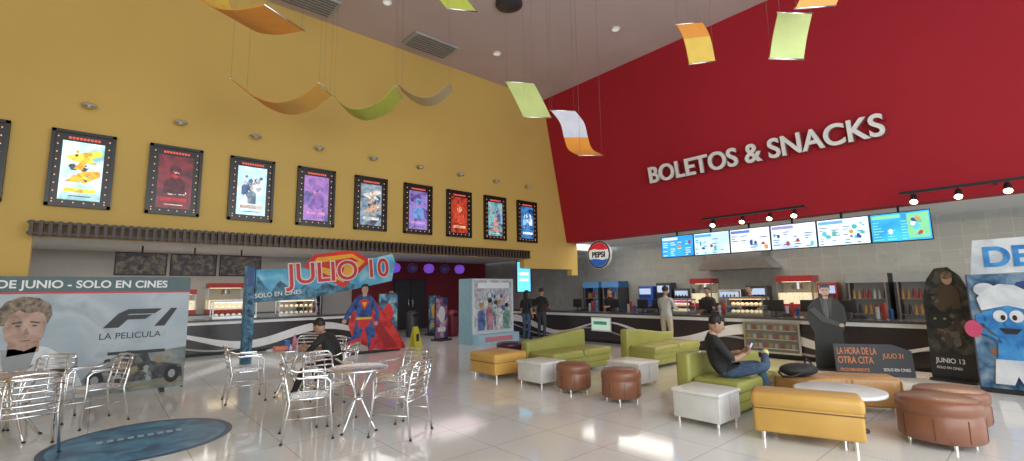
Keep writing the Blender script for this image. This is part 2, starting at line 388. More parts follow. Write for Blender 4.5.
def fridge(x,y,ang,w=.75,h=1.9,glow=(.5,.5,.48),name='drinks_fridge'):
    b=B(frame((x,y,0),ang)); 
    b.rect(-w/2,0,w/2,h,-.6,-.54,dark); b.rect(-w/2,0,-w/2+.05,h,-.6,0,dark); b.rect(w/2-.05,0,w/2,h,-.6,0,dark)
    b.rect(-w/2,0,w/2,.15,-.6,0,dark); b.rect(-w/2,h-.22,w/2,h,-.6,0.02,mat('fridge_header%.1f'%glow[0],tuple(g*.35 for g in glow),0.4,emit=.4))
    b.rect(-w/2+.05,.15,w/2-.05,h-.22,-.54,-.52,mat('fridge_back%.1f'%glow[0],tuple(g*.6 for g in glow),.5,emit=.12))
    cols=[mat('bottle_red',(.3,.03,.03),.3),mat('bottle_clear',(.4,.42,.42),.3),mat('bottle_dark',(.05,.03,.03),.3),mat('bottle_amber',(.4,.2,.05),.3)]
    for r in range(4):
        z=.2+r*.36; b.rect(-w/2+.05,z,w/2-.05,z+.015,-.52,-.05,steel)
        for i in range(7):
            xx=-w/2+.11+i*(w-.22)/6; c=cols[(i//2+r)%4]
            b.cyl((xx,z+.015,-.2),(xx,z+.18,-.2),.035,c,10); b.cyl((xx,z+.18,-.2),(xx,z+.25,-.2),.03,c,10,.012)
    b.rect(-w/2+.05,.15,-w/2+.08,h-.22,-.02,0,steel); b.rect(w/2-.08,.15,w/2-.05,h-.22,-.02,0,steel); b.cyl((w/2-.1,.7,.03),(w/2-.1,1.2,.03),.012,chrome,8)
    b.obj(name)
fridge(14.0,2.95,-pi/2,.85); fridge(14.0,2.0,-pi/2,.85); fridge(14.0,10.6,-pi/2,glow=(.2,.5,1)); fridge(14.0,11.5,-pi/2,glow=(.2,.5,1))
b=B(frame((14.3,9.8,0),-pi/2)); b.rect(0,0,6.2,.95,-.38,0.1,steel)
for i in range(9): b.rect(.05+i*.68,.12,.65+i*.68,.85,.1,.115,mat('cabinet_panel',(.2,.2,.21),.35,.6))
b.rect(-.02,.95,6.22,1.0,-.38,.14,ctop); b.obj('back_bar_cabinet')
b=B(frame((14.68,7.2,0),-pi/2)); b.poly([(0,2.15),(2.2,2.15),(1.9,2.5),(1.9,3.18),(.3,3.18),(.3,2.5)],0,.7,steel); b.obj('extractor_hood')
def dispenser(y,c,h=.7,w=.55):
    b=B(frame((14.4,y,1.005),-pi/2)); b.box((0,h/2,-.05),(w,h,.4),c,.03); b.rect(-w*.4,h*.6,w*.4,h*.88,.15,.16,mat('dispenser_lit',(.4,.5,.7),.4,emit=.6))
    for i in range(4): b.cyl((-.17+i*.11,.32,.17),(-.17+i*.11,.4,.17),.02,black,8)
    b.rect(-w/2,0,w/2,.04,.12,.3,steel); b.obj('soda_dispenser')
dispenser(9.3,mat('disp_blue',(.03,.08,.35),.3)); dispenser(8.6,dark,.8); dispenser(7.95,dark,.6); dispenser(6.4,steel,.55,.7); dispenser(5.6,dark,.65); dispenser(3.85,mat('disp_red',(.3,.03,.03),.3),.7,.45)
def hotcase(x,y,z,ang,w=.9,h=.45,col=(1,.55,.25),name='food_display_case'):
    b=B(frame((x,y,z),ang)); b.rect(-w/2,0,w/2,.06,-.45,0,steel); b.rect(-w/2,h-.05,w/2,h,-.45,-.05,steel)
    for sx in (-w/2+.015,w/2-.015):
        b.box((sx,h/2,-.43),(.025,h-.1,.025),steel); b.box((sx,h/2,-.03),(.025,h-.1,.025),steel)
    b.rect(-w/2+.05,h-.06,w/2-.05,h-.05,-.3,-.15,mat('case_lamp%.1f%.1f'%(col[0],col[1]),col,.4,emit=4))
    b.rect(-w/2+.03,h/2,w/2-.03,h/2+.012,-.42,-.08,steel)
    for i in range(7): b.ell((-w/2+.12+i*(w-.24)/6,.1,-.2),(.05,.04,.07),popc,8); b.ell((-w/2+.12+i*(w-.24)/6,h/2+.05,-.22),(.05,.04,.07),popc,8)
    b.obj(name)
hotcase(11.85,5.0,.925,-pi/2); hotcase(11.85,6.75,.925,-pi/2,.6,.4,(1,.3,.5)); hotcase(2.9,15.25,.955,0,1.1,.5,(1,.8,.5)); hotcase(4.6,15.25,.955,0,1.1,.5,(1,.7,.4)); hotcase(1.2,15.25,.955,0,.9,.5,(1,.8,.5))
popcorn(3.2,18.3,1.01,0,1.1,1.0); popcorn(0.6,18.3,1.01,0,1.0,1.0); popcorn(1.9,18.3,1.01,0,.9,.8)
b=B(frame((-1.5,18.3,0),0)); b.rect(0,0,6.5,.96,-.6,.1,steel); b.rect(-.02,.96,6.52,1.0,-.6,.14,ctop); b.obj('back_bar_cabinet')
fridge(6.0,18.3,0); fridge(-2.6,18.3,0)
b=B(frame((11.57,9.5,.35),-pi/2)); b.rect(0,0,.75,.42,.03,.05,white); b.rect(.04,.04,.71,.38,.05,.055,mat('green_white_sign',(.6,.8,.7),.4,emit=.4)); b.rect(.1,.2,.6,.3,.055,.058,mat('sign_green',(.1,.5,.3),.4)); b.obj('counter_sign')
b=B(frame((11.56,4.9,.12),-pi/2)); b.rect(0,0,1.2,.7,.02,.04,steel); b.rect(.04,.04,1.16,.66,.04,.045,mat('case_inside',(.13,.14,.13),.3)); 
for i in range(3): b.rect(.06,.1+i*.2,1.14,.12+i*.2,.045,.06,steel)
for r in range(3):
    for i in range(9): b.rect(.1+i*.115,.12+r*.2,.17+i*.115,.22+r*.2,.045,.055,[mat('candy_r',(.2,.06,.05),.4),mat('candy_y',(.25,.2,.1),.4),mat('candy_w',(.28,.28,.27),.4)][(i+r)%3])
b.obj('candy_display_case')
# ---------------------------------------------------------------- menu screens
sc_cols=[((.03,.28,.7),(.75,.85,.9)),((.45,.68,.8),(.1,.35,.65)),((.6,.66,.75),(.1,.2,.55)),((.5,.6,.75),(.3,.25,.5)),((.55,.7,.78),(.15,.35,.65)),((.03,.33,.65),(.2,.6,.35))]
foods=[mat('food_tan',(.6,.38,.12),.4,emit=.6),mat('food_red',(.45,.1,.08),.4,emit=.5),mat('food_cyan',(.1,.5,.7),.4,emit=.8),mat('food_navy',(.04,.1,.4),.4,emit=.5),mat('food_wht',(.8,.8,.8),.4,emit=.9),mat('food_teal',(.12,.45,.45),.4,emit=.7)]
for i in range(6):
    y0=7.2-i*0.97; e=empty('menu_screen'); M=frame((11.98,y0,2.47),-pi/2); b=B(M)
    b.rect(0.005,0,.965,.6,-.06,0,black)
    bgm=paint(f'menu_bg{i}',(tuple(x*.75 for x in sc_cols[i][0]),sc_cols[i][0],tuple(min(1,x*1.2) for x in sc_cols[i][0])),2,1.3); fgm=mat(f'menu_fg{i}',sc_cols[i][1],.3,emit=1.0); ink=mat('menu_ink',(.04,.1,.3),.3,emit=.4)
    b.rect(.02,.02,.95,.58,0,.004,bgm)
    b.rect(.04,.48,.5,.55,.004,.006,fgm)
    rn=random.Random(i+3)
    for r in range(7):
        for c in range(4):
            x=.05+c*.225; y=.05+r*.058
            q=rn.random()
            if q<.6: b.rect(x,y,x+.06+.11*rn.random(),y+.018,.004,.006,ink if i not in (0,5) else fgm)
    for q in range(6 if i not in (0,5) else 3):
        cx=.08+.8*rn.random(); cy=.1+.32*rn.random(); b.ellp((cx,cy),(.025+.03*rn.random(),.03+.04*rn.random()),.006,.009+.0004*q,foods[rn.randrange(6)],10)
    if i==5: b.rect(.6,.06,.93,.55,.006,.012,mat('menu_green',(.2,.55,.3),.3,emit=1)); b.blobs(.62,.08,.9,.5,.012,foods,10,.03,.07,3)
    if i==4: b.blobs(.6,.08,.9,.5,.01,foods[2:],12,.03,.09,4)
    b.box((.48,.65,-.03),(.04,.14,.04),black)
    b.obj('screen_panel',e)
for x in (0.2,1.35,2.5):
    b=B(frame((x,15.6,2.15),0)); b.rect(0,0,1.08,.6,-.05,0,black); b.rect(.03,.03,1.05,.57,0,.004,paint('dim_menu',((.02,.02,.025),(.06,.05,.05),(.16,.12,.09)),8,.3)); b.box((.54,.68,-.03),(.04,.2,.04),black); b.obj('menu_screen')
b=B(frame((10.95,12.3,1.55),-0.35)); b.rect(0,0,.55,1.1,-.06,0,black); b.rect(.03,.03,.52,1.07,0,.004,mat('cyan_screen',(.1,.5,.75),.3,emit=1.6)); b.rect(.1,.6,.45,.7,.004,.006,mat('cyan_txt',(.8,.95,1),.3,emit=1.3)); b.rect(.1,.4,.45,.48,.004,.006,MC['cyan_txt']); b.cyl((.3,-1.55,-.03),(.3,0,-.03),.04,black,10); b.rect(.1,-1.55,.5,-1.52,-.2,.15,black); b.obj('digital_signage_kiosk')
# round logo sign
e=empty('round_logo_sign'); M=frame((11.9,9.4,2.72),-pi/2); b=B(M)
r=.46
b.ellp((0,0),(r,r),-.08,0,mat('logo_rim',(.6,.6,.63),.3),40)
lb=mat('logo_blue',(.02,.12,.5),.3,emit=.3); lr=mat('logo_red',(.7,.03,.05),.3,emit=.3); lw=mat('logo_white',(.85,.85,.85),.3,emit=.3)
b.ellp((0,0),(r*.95,r*.95),0,.006,black,40); b.ellp((0,0),(r*.86,r*.86),.006,.01,lw,40)
R_=r*.85
def arc(a0,a1,n=20): return [(R_*math.cos(math.radians(a0+(a1-a0)*i/n)),R_*math.sin(math.radians(a0+(a1-a0)*i/n))) for i in range(n+1)]
b.poly(arc(22,158)+[(-R_*.4,.19),(0,.15),(R_*.4,.14)],.01,.014,lr)
b.poly(arc(202,338)+[(R_*.4,-.18),(0,-.15),(-R_*.4,-.13)],.01,.014,lb)
b.obj('disc',e); text('logo_text','PEPSI',.24,black,Mt(M,0,-.085,.016),.002,.01,e,'CENTER')
# track lights
warm=mat('warm_spot_glow',(1,.72,.4),.4,emit=14)
def track(y0,y1,spots):
    e=empty('track_light_rail'); b=B(); x=11.25;z=3.32
    b.box((x,(y0+y1)/2,z),(.05,abs(y1-y0),.05),black)
    for y in (y0-.1,(y0+y1)/2,y1+.1): b.cyl((x,y,z),(11.72,y,z+.02),.015,black,8)
    for s in spots:
        b.cyl((x,s,z-.02),(x,s,z-.1),.012,black,8); b.cyl((x+.02,s,z-.07),(x-.07,s,z-.19),.045,black,12,.06); b.cyl((x-.07,s,z-.19),(x-.078,s,z-.2),.055,warm,12)
        l=bpy.data.lights.new('spot','SPOT'); l.energy=60; l.color=(1,.78,.5); l.spot_size=1.8; l.spot_blend=.6; l.shadow_soft_size=.05
        o=bpy.data.objects.new('spot_lamp',l); o.location=(x-.1,s,z-.24); o.rotation_euler=(0,0.3,0); sc.collection.objects.link(o); o.parent=e
    b.obj('rail',e)
track(5.6,3.3,(5.3,4.6,4.0,3.5)); track(1.7,-.8,(1.5,.9,.3,-.3))
# ---------------------------------------------------------------- race film banner
e=empty('race_film_banner'); M=frame((-2.6,10.18,0),0); b=B(M); W=3.8;H=1.93
b.rect(0,.05,W,H,-.03,0,paint('banner_sky',((.22,.27,.31),(.42,.48,.52),(.33,.40,.45)),1.2,0,.45))
for x in (.3,W-.3,W/2): b.box((x,.03,-.1),(.05,.05,.5),black)
b.box((W-.02,H/2,-.03),(.04,H-.05,.05),dark)
teal=mat('banner_teal',(.07,.12,.13),.5); b.rect(0,H-.24,W,H,0,.004,teal); b.rect(0,H-.265,W,H-.24,0,.005,mat('banner_red',(.6,.03,.03),.5))
suit=paint('banner_suit',((.4,.44,.48),(.62,.66,.69),(.74,.76,.78)),3); skn=paint('banner_skin',((.28,.16,.11),(.42,.26,.2),(.5,.34,.27)),6); hr=paint('banner_hair',((.05,.04,.03),(.2,.14,.09),(.3,.22,.14)),14); bk=mat('banner_black',(.02,.02,.025),.5)
gy2=mat('banner_grey2',(.3,.33,.34),.5)
b.poly([(0,.05),(2.55,.05),(2.4,.45),(2.22,.72),(2.05,.85),(1.9,.9),(1.6,.85),(1.2,.7),(0,.6)],.0,.006,suit)
b.poly([(1.55,.85),(1.6,.55),(1.75,.3),(1.88,.6),(1.93,.88)],.006,.008,gy2)
b.poly([(1.62,.75),(1.95,.8),(1.95,1.05),(1.62,1.05)],.006,.008,skn)
b.poly([(1.55,1.15),(1.58,1.0),(1.68,.86),(1.8,.82),(1.91,.88),(1.98,1.02),(2.0,1.2),(1.96,1.42),(1.8,1.5),(1.62,1.44),(1.56,1.3)],.008,.011,skn)
b.poly([(1.5,1.2),(1.46,1.38),(1.55,1.55),(1.72,1.63),(1.9,1.6),(2.03,1.5),(2.06,1.35),(2.01,1.2),(1.97,1.36),(1.9,1.40),(1.78,1.37),(1.7,1.43),(1.6,1.35),(1.56,1.2)],.011,.014,hr)
b.poly([(1.64,1.24),(1.74,1.26),(1.74,1.24),(1.64,1.22)],.011,.014,bk); b.poly([(1.83,1.26),(1.93,1.24),(1.93,1.22),(1.83,1.24)],.011,.014,bk)
b.ellp((1.70,1.19),(.03,.011),.011,.014,bk,10); b.ellp((1.88,1.19),(.03,.011),.011,.014,bk,10); b.ellp((1.8,.97),(.06,.01),.011,.014,hr,10); b.poly([(1.79,1.17),(1.84,1.06),(1.76,1.06)],.011,.013,mat('banner_skin2',(.3,.17,.13),.5))
for i in range(4): b.rect(2.1-i*.45,.45,2.3-i*.45,.52,.008,.011,bk)
b.blobs(.2,.08,1.6,.5,.008,[suit,gy2,suit],16,.05,.12,9)
lx=2.66;ly=1.1
def FP(pts): return [(lx+(x)*.9,ly+y*.9) for x,y in pts]
b.poly(FP([(0,0),(.22,0),(.34,.14),(.6,.14),(.7,.22),(.3,.22),(.22,.15)]),0.006,.01,bk)
b.poly(FP([(0,0),(.1,0),(.26,.18),(.36,.24),(.74,.24),(.84,.33),(.34,.33),(.2,.25)]),.006,.011,bk)
b.poly(FP([(.74,0),(.9,0),(1.08,.33),(.98,.33)]),.006,.011,bk)
trk=paint('banner_track',((.1,.12,.11),(.2,.23,.22),(.3,.33,.31)),3); b.poly([(2.3,.05),(3.8,.05),(3.8,.72),(3.4,.68),(3.0,.72),(2.6,.5)],0,.005,trk)
dkp=paint('car_dark',((.02,.02,.025),(.06,.06,.06),(.14,.135,.12)),9)
b.poly([(2.5,.2),(2.62,.42),(2.9,.52),(3.0,.68),(3.25,.7),(3.32,.52),(3.75,.42),(3.78,.22)],.005,.009,dkp); b.blobs(2.45,.15,3.78,.62,.009,[dkp,bk,gy2,trk,mat('car_gold',(.25,.21,.1),.5)],30,.03,.1,5)
for c in ((2.62,.28),(3.62,.28)): b.ellp(c,(.11,.15),.016,.018,mat('tyre',(.03,.03,.03),.7),20); b.ellp(c,(.05,.07),.018,.02,gy2,14)
b.rect(2.75,.66,3.5,.71,.009,.013,bk); b.rect(2.5,.12,3.8,.16,.009,.013,MC['car_gold'])
b.obj('banner_panel',e)
text('banner_title','26 DE JUNIO - SOLO EN CINES',.165,white,Mt(M,1.22,H-.175,.006),.001,.004,e)
text('banner_subtitle','LA PELICULA',.14,bk,Mt(M,2.62,.92,.01),.001,0,e)
# ---------------------------------------------------------------- superhero arch standee
e=empty('superhero_display_standee'); M=frame((2.8,12.5,0),0); b=B(M)
city=paint('comic_city',((.02,.05,.1),(.04,.14,.22),(.1,.3,.42)),7,0,.5); sky=paint('comic_sky',((.05,.28,.5),(.1,.42,.65),(.3,.6,.7)),2,0,.5)
R1=mat('hero_red',(.62,.03,.03),.45); B1=mat('hero_blue',(.03,.07,.25),.45); Y1=mat('hero_yellow',(.8,.42,.03),.45); S1=mat('hero_skin',(.5,.31,.23),.5)
Rd=mat('hero_dark_red',(.35,.015,.02),.5)
b.rect(-.22,0,-.03,2.3,-.3,0,city); b.rect(-.2,1.8,-.07,2.25,0,.005,B1); b.blobs(-.21,.1,-.04,1.8,.0,[city,B1,bk],24,.03,.07,3)
b.poly([(-.05,1.42),(1.2,1.5),(2.4,1.72),(3.5,1.95),(3.6,2.5),(3.5,2.72),(2.6,2.5),(1.0,2.25),(-.05,2.2)],-.05,0,sky)
b.poly([(-.05,1.42),(1.2,1.5),(2.4,1.72),(2.4,1.85),(2.1,1.95),(1.9,1.8),(1.6,1.9),(1.4,1.72),(1.1,1.85),(.9,1.65),(.5,1.95),(.3,1.65),(.0,2.05)],0,.006,city)
b.poly([(1.05,2.3),(1.3,2.62),(2.35,2.78),(2.85,2.5),(2.1,1.75)],0,.015,R1); b.poly([(1.2,2.3),(1.38,2.54),(2.3,2.68),(2.67,2.48),(2.08,1.9)],.015,.02,Y1)
b.poly([(1.5,2.42),(2.3,2.58),(2.5,2.48),(1.9,2.4),(2.1,2.3),(2.0,2.0),(1.75,2.15),(2.0,2.2),(1.5,2.3)],.02,.024,R1)
b.M=frame((5.15,12.35,0),0)
b.poly([(.1,1.5),(.45,1.55),(.75,1.2),(1.05,.85),(1.45,.25),(1.55,.05),(1.2,.0),(.9,.05),(.5,.12),(.0,.35),(-.15,.8)],-.03,0,paint('cape_red',((.35,.01,.015),(.62,.03,.03),(.7,.06,.05)),4))
b.poly([(.5,1.1),(.95,.55),(1.3,.1),(.95,.08),(.7,.5)],0,.004,Rd)
bl=paint('suit_blue',((.01,.03,.13),(.03,.08,.28),(.05,.12,.38)),6)
b.poly([(.0,1.45),(.12,1.56),(.42,1.56),(.55,1.42),(.5,1.1),(.48,.9),(.62,.55),(.58,.1),(.42,.05),(.36,.5),(.28,.72),(.2,.5),(.12,.3),(-.1,.2),(-.2,.3),(-.02,.5),(.06,.9),(.05,1.1)],0,.01,bl)
b.poly([(-.0,1.45),(-.2,1.15),(-.3,.9),(-.2,.85),(-.1,1.05),(.07,1.2)],0,.01,bl); b.poly([(.55,1.42),(.72,1.1),(.68,.8),(.58,.82),(.6,1.08),(.48,1.25)],0,.01,bl)
b.ellp((-.27,.87),(.06,.06),.01,.014,S1,12); b.ellp((.62,.78),(.06,.06),.01,.014,S1,12)
b.poly([(.06,.92),(.48,.92),(.4,.72),(.27,.62),(.12,.72)],.01,.014,R1); b.rect(.05,.9,.49,.96,.014,.018,Y1)
b.poly([(.5,.4),(.6,.4),(.57,.08),(.42,.05)],.01,.014,R1); b.poly([(.12,.42),(.2,.35),(-.1,.18),(-.2,.3)],.01,.014,R1)
b.poly([(.14,1.36),(.18,1.43),(.36,1.43),(.41,1.36),(.275,1.15)],.01,.014,R1); b.poly([(.2,1.36),(.35,1.36),(.275,1.22)],.014,.018,Y1)
b.rect(.22,1.52,.34,1.62,.005,.012,S1); b.ellp((.28,1.7),(.09,.12),.01,.016,S1,20)
b.poly([(.18,1.7),(.17,1.8),(.24,1.86),(.34,1.86),(.4,1.8),(.38,1.7),(.35,1.78),(.22,1.78)],.016,.02,bk)
b.ellp((.25,1.72),(.012,.008),.016,.02,bk,8); b.ellp((.32,1.72),(.012,.008),.016,.02,bk,8); b.rect(.25,1.645,.31,1.652,.016,.02,Rd)
b.rect(-.1,0,1.3,.03,-.25,.15,bk)
b.obj('standee_panel',e)
Mb=M@Matrix.Rotation(.09,4,'Z')
for mm,off,w in ((white,.035,.026),(R1,.008,.034)):
    text('standee_title','JULIO 10',.72,mm,Mt(Mb,.85,1.78,w),.004,off,e)
text('standee_small','SOLO EN CINES',.15,white,Mt(Mb,.1,1.52,.01),.002,.002,e)
# ---------------------------------------------------------------- photo booth standee
e=empty('film_photo_standee'); M=frame((8.55,11.65,0),0.06); b=B(M)
pb=paint('booth_art',((.12,.3,.4),(.5,.65,.7),(.4,.28,.32),(.7,.75,.74)),4,0,.5)
b.rect(0,0,1.75,2.0,-.06,0,mat('booth_white',(.6,.68,.72),.5)); b.rect(-.05,0,.0,2.0,-.6,.0,mat('booth_blue',(.25,.42,.5),.5)); b.rect(.08,.4,1.67,1.95,0,.006,pb)
b.rect(0,0,1.75,.3,-.02,.25,mat('booth_base',(.35,.55,.66),.5))
cc=[(.1,.15,.35),(.4,.2,.25),(.6,.62,.6),(.15,.3,.25),(.06,.06,.1)]
bf=[paint(f'booth_fig{i}',(tuple(x*.5 for x in c),c,tuple(min(1,x*1.4) for x in c)),8) for i,c in enumerate(cc)]
b.blobs(.12,.45,1.62,1.6,.006,bf,40,.05,.14,8)
for i,(x,s_) in enumerate([(.35,1.0),(.7,1.15),(1.1,1.1),(1.42,.95)]):
    b.poly([(x-.12,.42),(x+.12,.42),(x+.16,.45+.45*s_),(x+.08,.45+.58*s_),(x-.08,.45+.58*s_),(x-.16,.45+.45*s_)],.013,.016,bf[i]); b.ellp((x,.45+.69*s_),(.075,.1),.016,.019,S1,16); b.ellp((x,.45+.75*s_),(.085,.07),.019,.021,bk if i%2 else mat('blond',(.35,.25,.1),.5),16)
b.rect(.2,1.7,1.55,1.88,.012,.018,mat('booth_title',(.8,.85,.9),.5)); b.rect(.3,.08,1.45,.22,.25,.256,mat('booth_title2',(.6,.2,.25),.5))
b.obj('standee_panel',e)
def small_poster(x,y,ang,w,h,m1,m2,name='poster_stand'):
    b=B(frame((x,y,0),ang)); b.rect(-w/2,.05,w/2,h,-.03,0,bk); b.rect(-w/2+.03,.08,w/2-.03,h-.03,0,.004,m1)
    b.ellp((0,h*.6),(w*.25,h*.18),.004,.007,m2,20); b.rect(-w*.3,h*.2,w*.3,h*.3,.004,.007,m2); b.rect(-w/2,0,w/2,.05,-.2,.2,bk); b.obj(name)
pinky=paint('poster_mix1',((.05,.04,.12),(.3,.12,.25),(.6,.5,.45)),4,.05); bluey=paint('poster_mix2',((.02,.04,.08),(.06,.18,.28),(.45,.5,.46)),4,.05)
small_poster(8.7,13.6,.2,.6,1.45,pinky,white); small_poster(9.6,15.5,.1,.6,1.5,bluey,mat('gold',(.7,.5,.1),.4)); small_poster(7.1,14.3,0,.7,1.6,bluey,R1)
for i,(x,y) in enumerate([(9.2,14.4),(9.8,14.6),(8.7,15.6)]):
    b=B(); b.rev([(.2,0),(.22,.1),(.24,.8),(.22,.86),(.1,.95)],(x,y,0),[dark,mat('bin_maroon',(.2,.02,.04),.4),dark][i],20); b.box((x,y-.22,.78),(.2,.04,.1),black); b.obj('trash_bin')
purp=mat('purple_neon',(.16,.06,.5),.4,emit=.8)
for i in range(6):
    b=B(); b.rev([(.05,0),(.18,.05),(.24,.2),(.18,.35),(.05,.4)],(8.2+i*.8,17.6,2.42),purp if i%2 else mat('dim_purple',(.05,.03,.12),.4,emit=.2),16); b.cyl((8.2+i*.8,17.6,2.82),(8.2+i*.8,17.6,3.0),.01,black,6); b.obj('pendant_lantern')
b=B(frame((9.6,18.88,0),0)); b.rect(0,0,1.6,2.2,0,.05,bk); b.rect(.05,.0,.78,2.15,.05,.07,dark); b.rect(.82,0,1.55,2.15,.05,.07,dark); b.cyl((.7,1.0,.1),(.7,1.3,.1),.015,chrome,8); b.cyl((.9,1.0,.1),(.9,1.3,.1),.015,chrome,8); b.obj('door_1')
yl=mat('caution_yellow',(.55,.5,.03),.45)
b=B(frame((6.75,11.9,0),.2))
for sg_ in (-1,1):
    vs=[(-.15,0,.16*sg_),(.15,0,.16*sg_),(.09,.62,.015*sg_),(-.09,.62,.015*sg_)]
    vs2=[(x,y,z-.012*sg_) for x,y,z in vs]
    b.add(vs+vs2,[[0,1,2,3],[7,6,5,4],[0,4,5,1],[1,5,6,2],[2,6,7,3],[3,7,4,0]],yl)
b.rect(-.05,.25,.05,.45,.1,.103,bk); b.box((0,.63,0),(.16,.04,.05),yl,.01); b.obj('wet_floor_sign')
# ---------------------------------------------------------------- right standees
e=empty('film_title_sign'); ang=math.atan2(-1.0,.6); M=frame((10.18,2.72,0),ang,-.15); b=B(M)
b.poly([(0,0),(1.18,0),(1.18,.45),(.9,.56),(0,.56)],-.03,0,bk); b.poly([(.5,0),(.9,.0),(.7,.3)],-.3,-.03,bk); b.obj('sign_panel',e)
og=mat('orange_ink',(.5,.15,.03),.5,emit=.1)
text('sign_line1','LA HORA DE LA',.17,og,Mt(M,.04,.38,.003),.001,.002,e,sx=.5); text('sign_line2','OTRA CITA',.17,og,Mt(M,.04,.22,.003),.001,.002,e,sx=.62); text('sign_line3','PROXIMAMENTE',.08,og,Mt(M,.06,.08,.003),.001,.001,e,sx=.75)
text('sign_line4','JULIO 31',.12,og,Mt(M,.74,.32,.003),.001,.001,e,sx=.7); text('sign_line5','SOLO EN CINES',.07,white,Mt(M,.72,.1,.003),.001,.0,e,sx=.8)
e=empty('actor_cutout_standee'); M=frame((10.75,2.95,0),ang); b=B(M); coat=mat('coat_dark',(.018,.019,.018),.6,vary=.25,scale=5)
b.poly([(-.26,0),(.26,0),(.24,.7),(.33,.95),(.31,1.2),(.2,1.34),(.07,1.42),(-.07,1.42),(-.2,1.34),(-.31,1.2),(-.33,.95),(-.24,.7)],-.03,0,coat)
b.poly([(-.08,1.36),(.08,1.36),(.02,.95),(-.02,.95)],0,.004,mat('shirt_teal',(.08,.08,.08),.5)); b.rect(-.045,1.36,.045,1.45,0,.006,S1)
b.ellp((0,1.51),(.078,.11),.004,.01,S1,20); b.poly([(-.085,1.52),(-.09,1.6),(-.03,1.66),(.05,1.66),(.09,1.6),(.085,1.52),(.065,1.58),(-.065,1.58)],.01,.014,bk)
b.ellp((-.03,1.53),(.018,.01),.01,.014,bk,8); b.ellp((.03,1.53),(.018,.01),.01,.014,bk,8); b.rect(-.025,1.455,.025,1.463,.01,.014,Rd); b.poly([(-.06,1.45),(-.05,1.41),(.05,1.41),(.06,1.45),(.03,1.43),(-.03,1.43)],.01,.013,hr)
b.poly([(-.3,1.15),(-.1,.92),(.2,.82),(.24,.88),(-.05,1.02),(-.2,1.2)],.004,.01,mat('coat2',(.045,.045,.043),.5)); b.ellp((.23,.85),(.045,.035),.01,.014,S1,12)
b.poly([(-.11,1.38),(-.03,1.36),(-.06,1.0)],.004,.01,MC['coat2']); b.poly([(.11,1.38),(.03,1.36),(.06,1.0)],.004,.01,MC['coat2'])
b.rect(-.3,0,.3,.03,-.2,.15,bk); b.obj('cutout_panel',e)
e=empty('adventure_film_standee'); M=frame((10.86,1.5,0),math.atan2(-.5,-.12)); b=B(M)
dk=paint('dragon_art',((.01,.014,.014),(.03,.035,.035),(.09,.085,.075)),6,0,.5)
b.poly([(0,0),(.6,0),(.62,1.2),(.6,1.55),(.52,1.75),(.38,1.9),(.2,1.88),(.08,1.7),(0,1.4)],-.04,0,dk)
dm=[mat('dr1',(.02,.025,.025),.35),mat('dr2',(.06,.06,.055),.4),mat('dr3',(.08,.05,.035),.5),mat('dr4',(.13,.12,.11),.5)]
b.blobs(.02,.5,.6,1.75,.0,dm,50,.03,.1,12)
b.ellp((.36,1.7),(.07,.1),.01,.014,S1,16); b.ellp((.36,1.76),(.08,.07),.014,.017,hr,14); b.poly([(.22,1.2),(.5,1.2),(.5,1.5),(.42,1.6),(.3,1.6),(.22,1.5)],.01,.014,mat('armour',(.08,.055,.04),.5))
b.ellp((.2,1.0),(.15,.14),.01,.02,dm[0],20); b.ellp((.14,1.03),(.022,.02),.02,.024,mat('dragon_eye',(.25,.32,.1),.4),12); b.ellp((.27,1.03),(.022,.02),.02,.024,MC['dragon_eye'],12); b.poly([(.07,1.1),(.0,1.28),(.15,1.13)],.01,.018,dm[0]); b.poly([(.27,1.13),(.4,1.28),(.33,1.08)],.01,.018,dm[0])
b.rect(0,0.04,.6,.45,0,.012,bk); b.rect(.0,0,.6,.04,-.2,.12,bk); b.obj('standee_panel',e)
text('standee_date','JUNIO 13',.11,white,Mt(M,.08,.3,.013),.001,.002,e,sx=.85); text('standee_note','SOLO EN CINES',.055,white,Mt(M,.08,.2,.013),.001,.001,e,sx=.85)
e=empty('cartoon_character_standee'); M=frame((10.25,.86,0),-pi/2-.05); b=B(M)
cw=paint('cartoon_bg',((.02,.06,.16),(.1,.22,.36),(.35,.42,.48)),4,0,.5); cb=paint('cartoon_blue',((.02,.15,.45),(.04,.25,.6),(.07,.33,.68)),5,0,.45); cwht=paint('cartoon_white',((.5,.55,.62),(.68,.72,.76),(.78,.8,.83)),3,0,.45); pk=mat('cartoon_pink',(.6,.08,.18),.45)
b.rect(0,0,1.5,1.75,-.05,0,cw); b.rect(-.02,0,0,1.75,-.3,0,mat('cartoon_side',(.06,.06,.09),.5)); b.blobs(0,.1,1.5,1.7,0,[cw,cb,pk,mat('cartoon_navy',(.03,.06,.2),.5),mat('cartoon_brown',(.25,.12,.08),.5)],50,.05,.16,21)
b.poly([(.05,1.75),(1.5,1.8),(1.5,2.3),(.12,2.28)],-.03,.02,cwht)
b.poly([(.12,1.2),(.08,1.38),(.18,1.52),(.34,1.6),(.5,1.58),(.64,1.48),(.7,1.3),(.66,1.2),(.4,1.28)],.02,.045,cwht); b.ellp((.18,1.52),(.12,.1),.045,.055,cwht,20)
b.poly([(.12,1.18),(.4,1.28),(.68,1.18),(.68,.98),(.58,.85),(.4,.8),(.24,.84),(.13,.97)],.02,.035,cb)
b.ellp((.0+.1,1.08),(.06,.08),.02,.035,cb,14); b.ellp((.7,1.08),(.06,.08),.02,.035,cb,14)
b.ellp((.31,1.12),(.075,.09),.035,.045,cwht,16); b.ellp((.48,1.12),(.075,.09),.035,.045,cwht,16); b.ellp((.34,1.1),(.026,.04),.045,.05,bk,12); b.ellp((.46,1.1),(.026,.04),.045,.05,bk,12)
b.ellp((.4,1.01),(.05,.045),.045,.06,cb,14); b.poly([(.28,.94),(.52,.94),(.46,.86),(.34,.86)],.035,.04,bk)
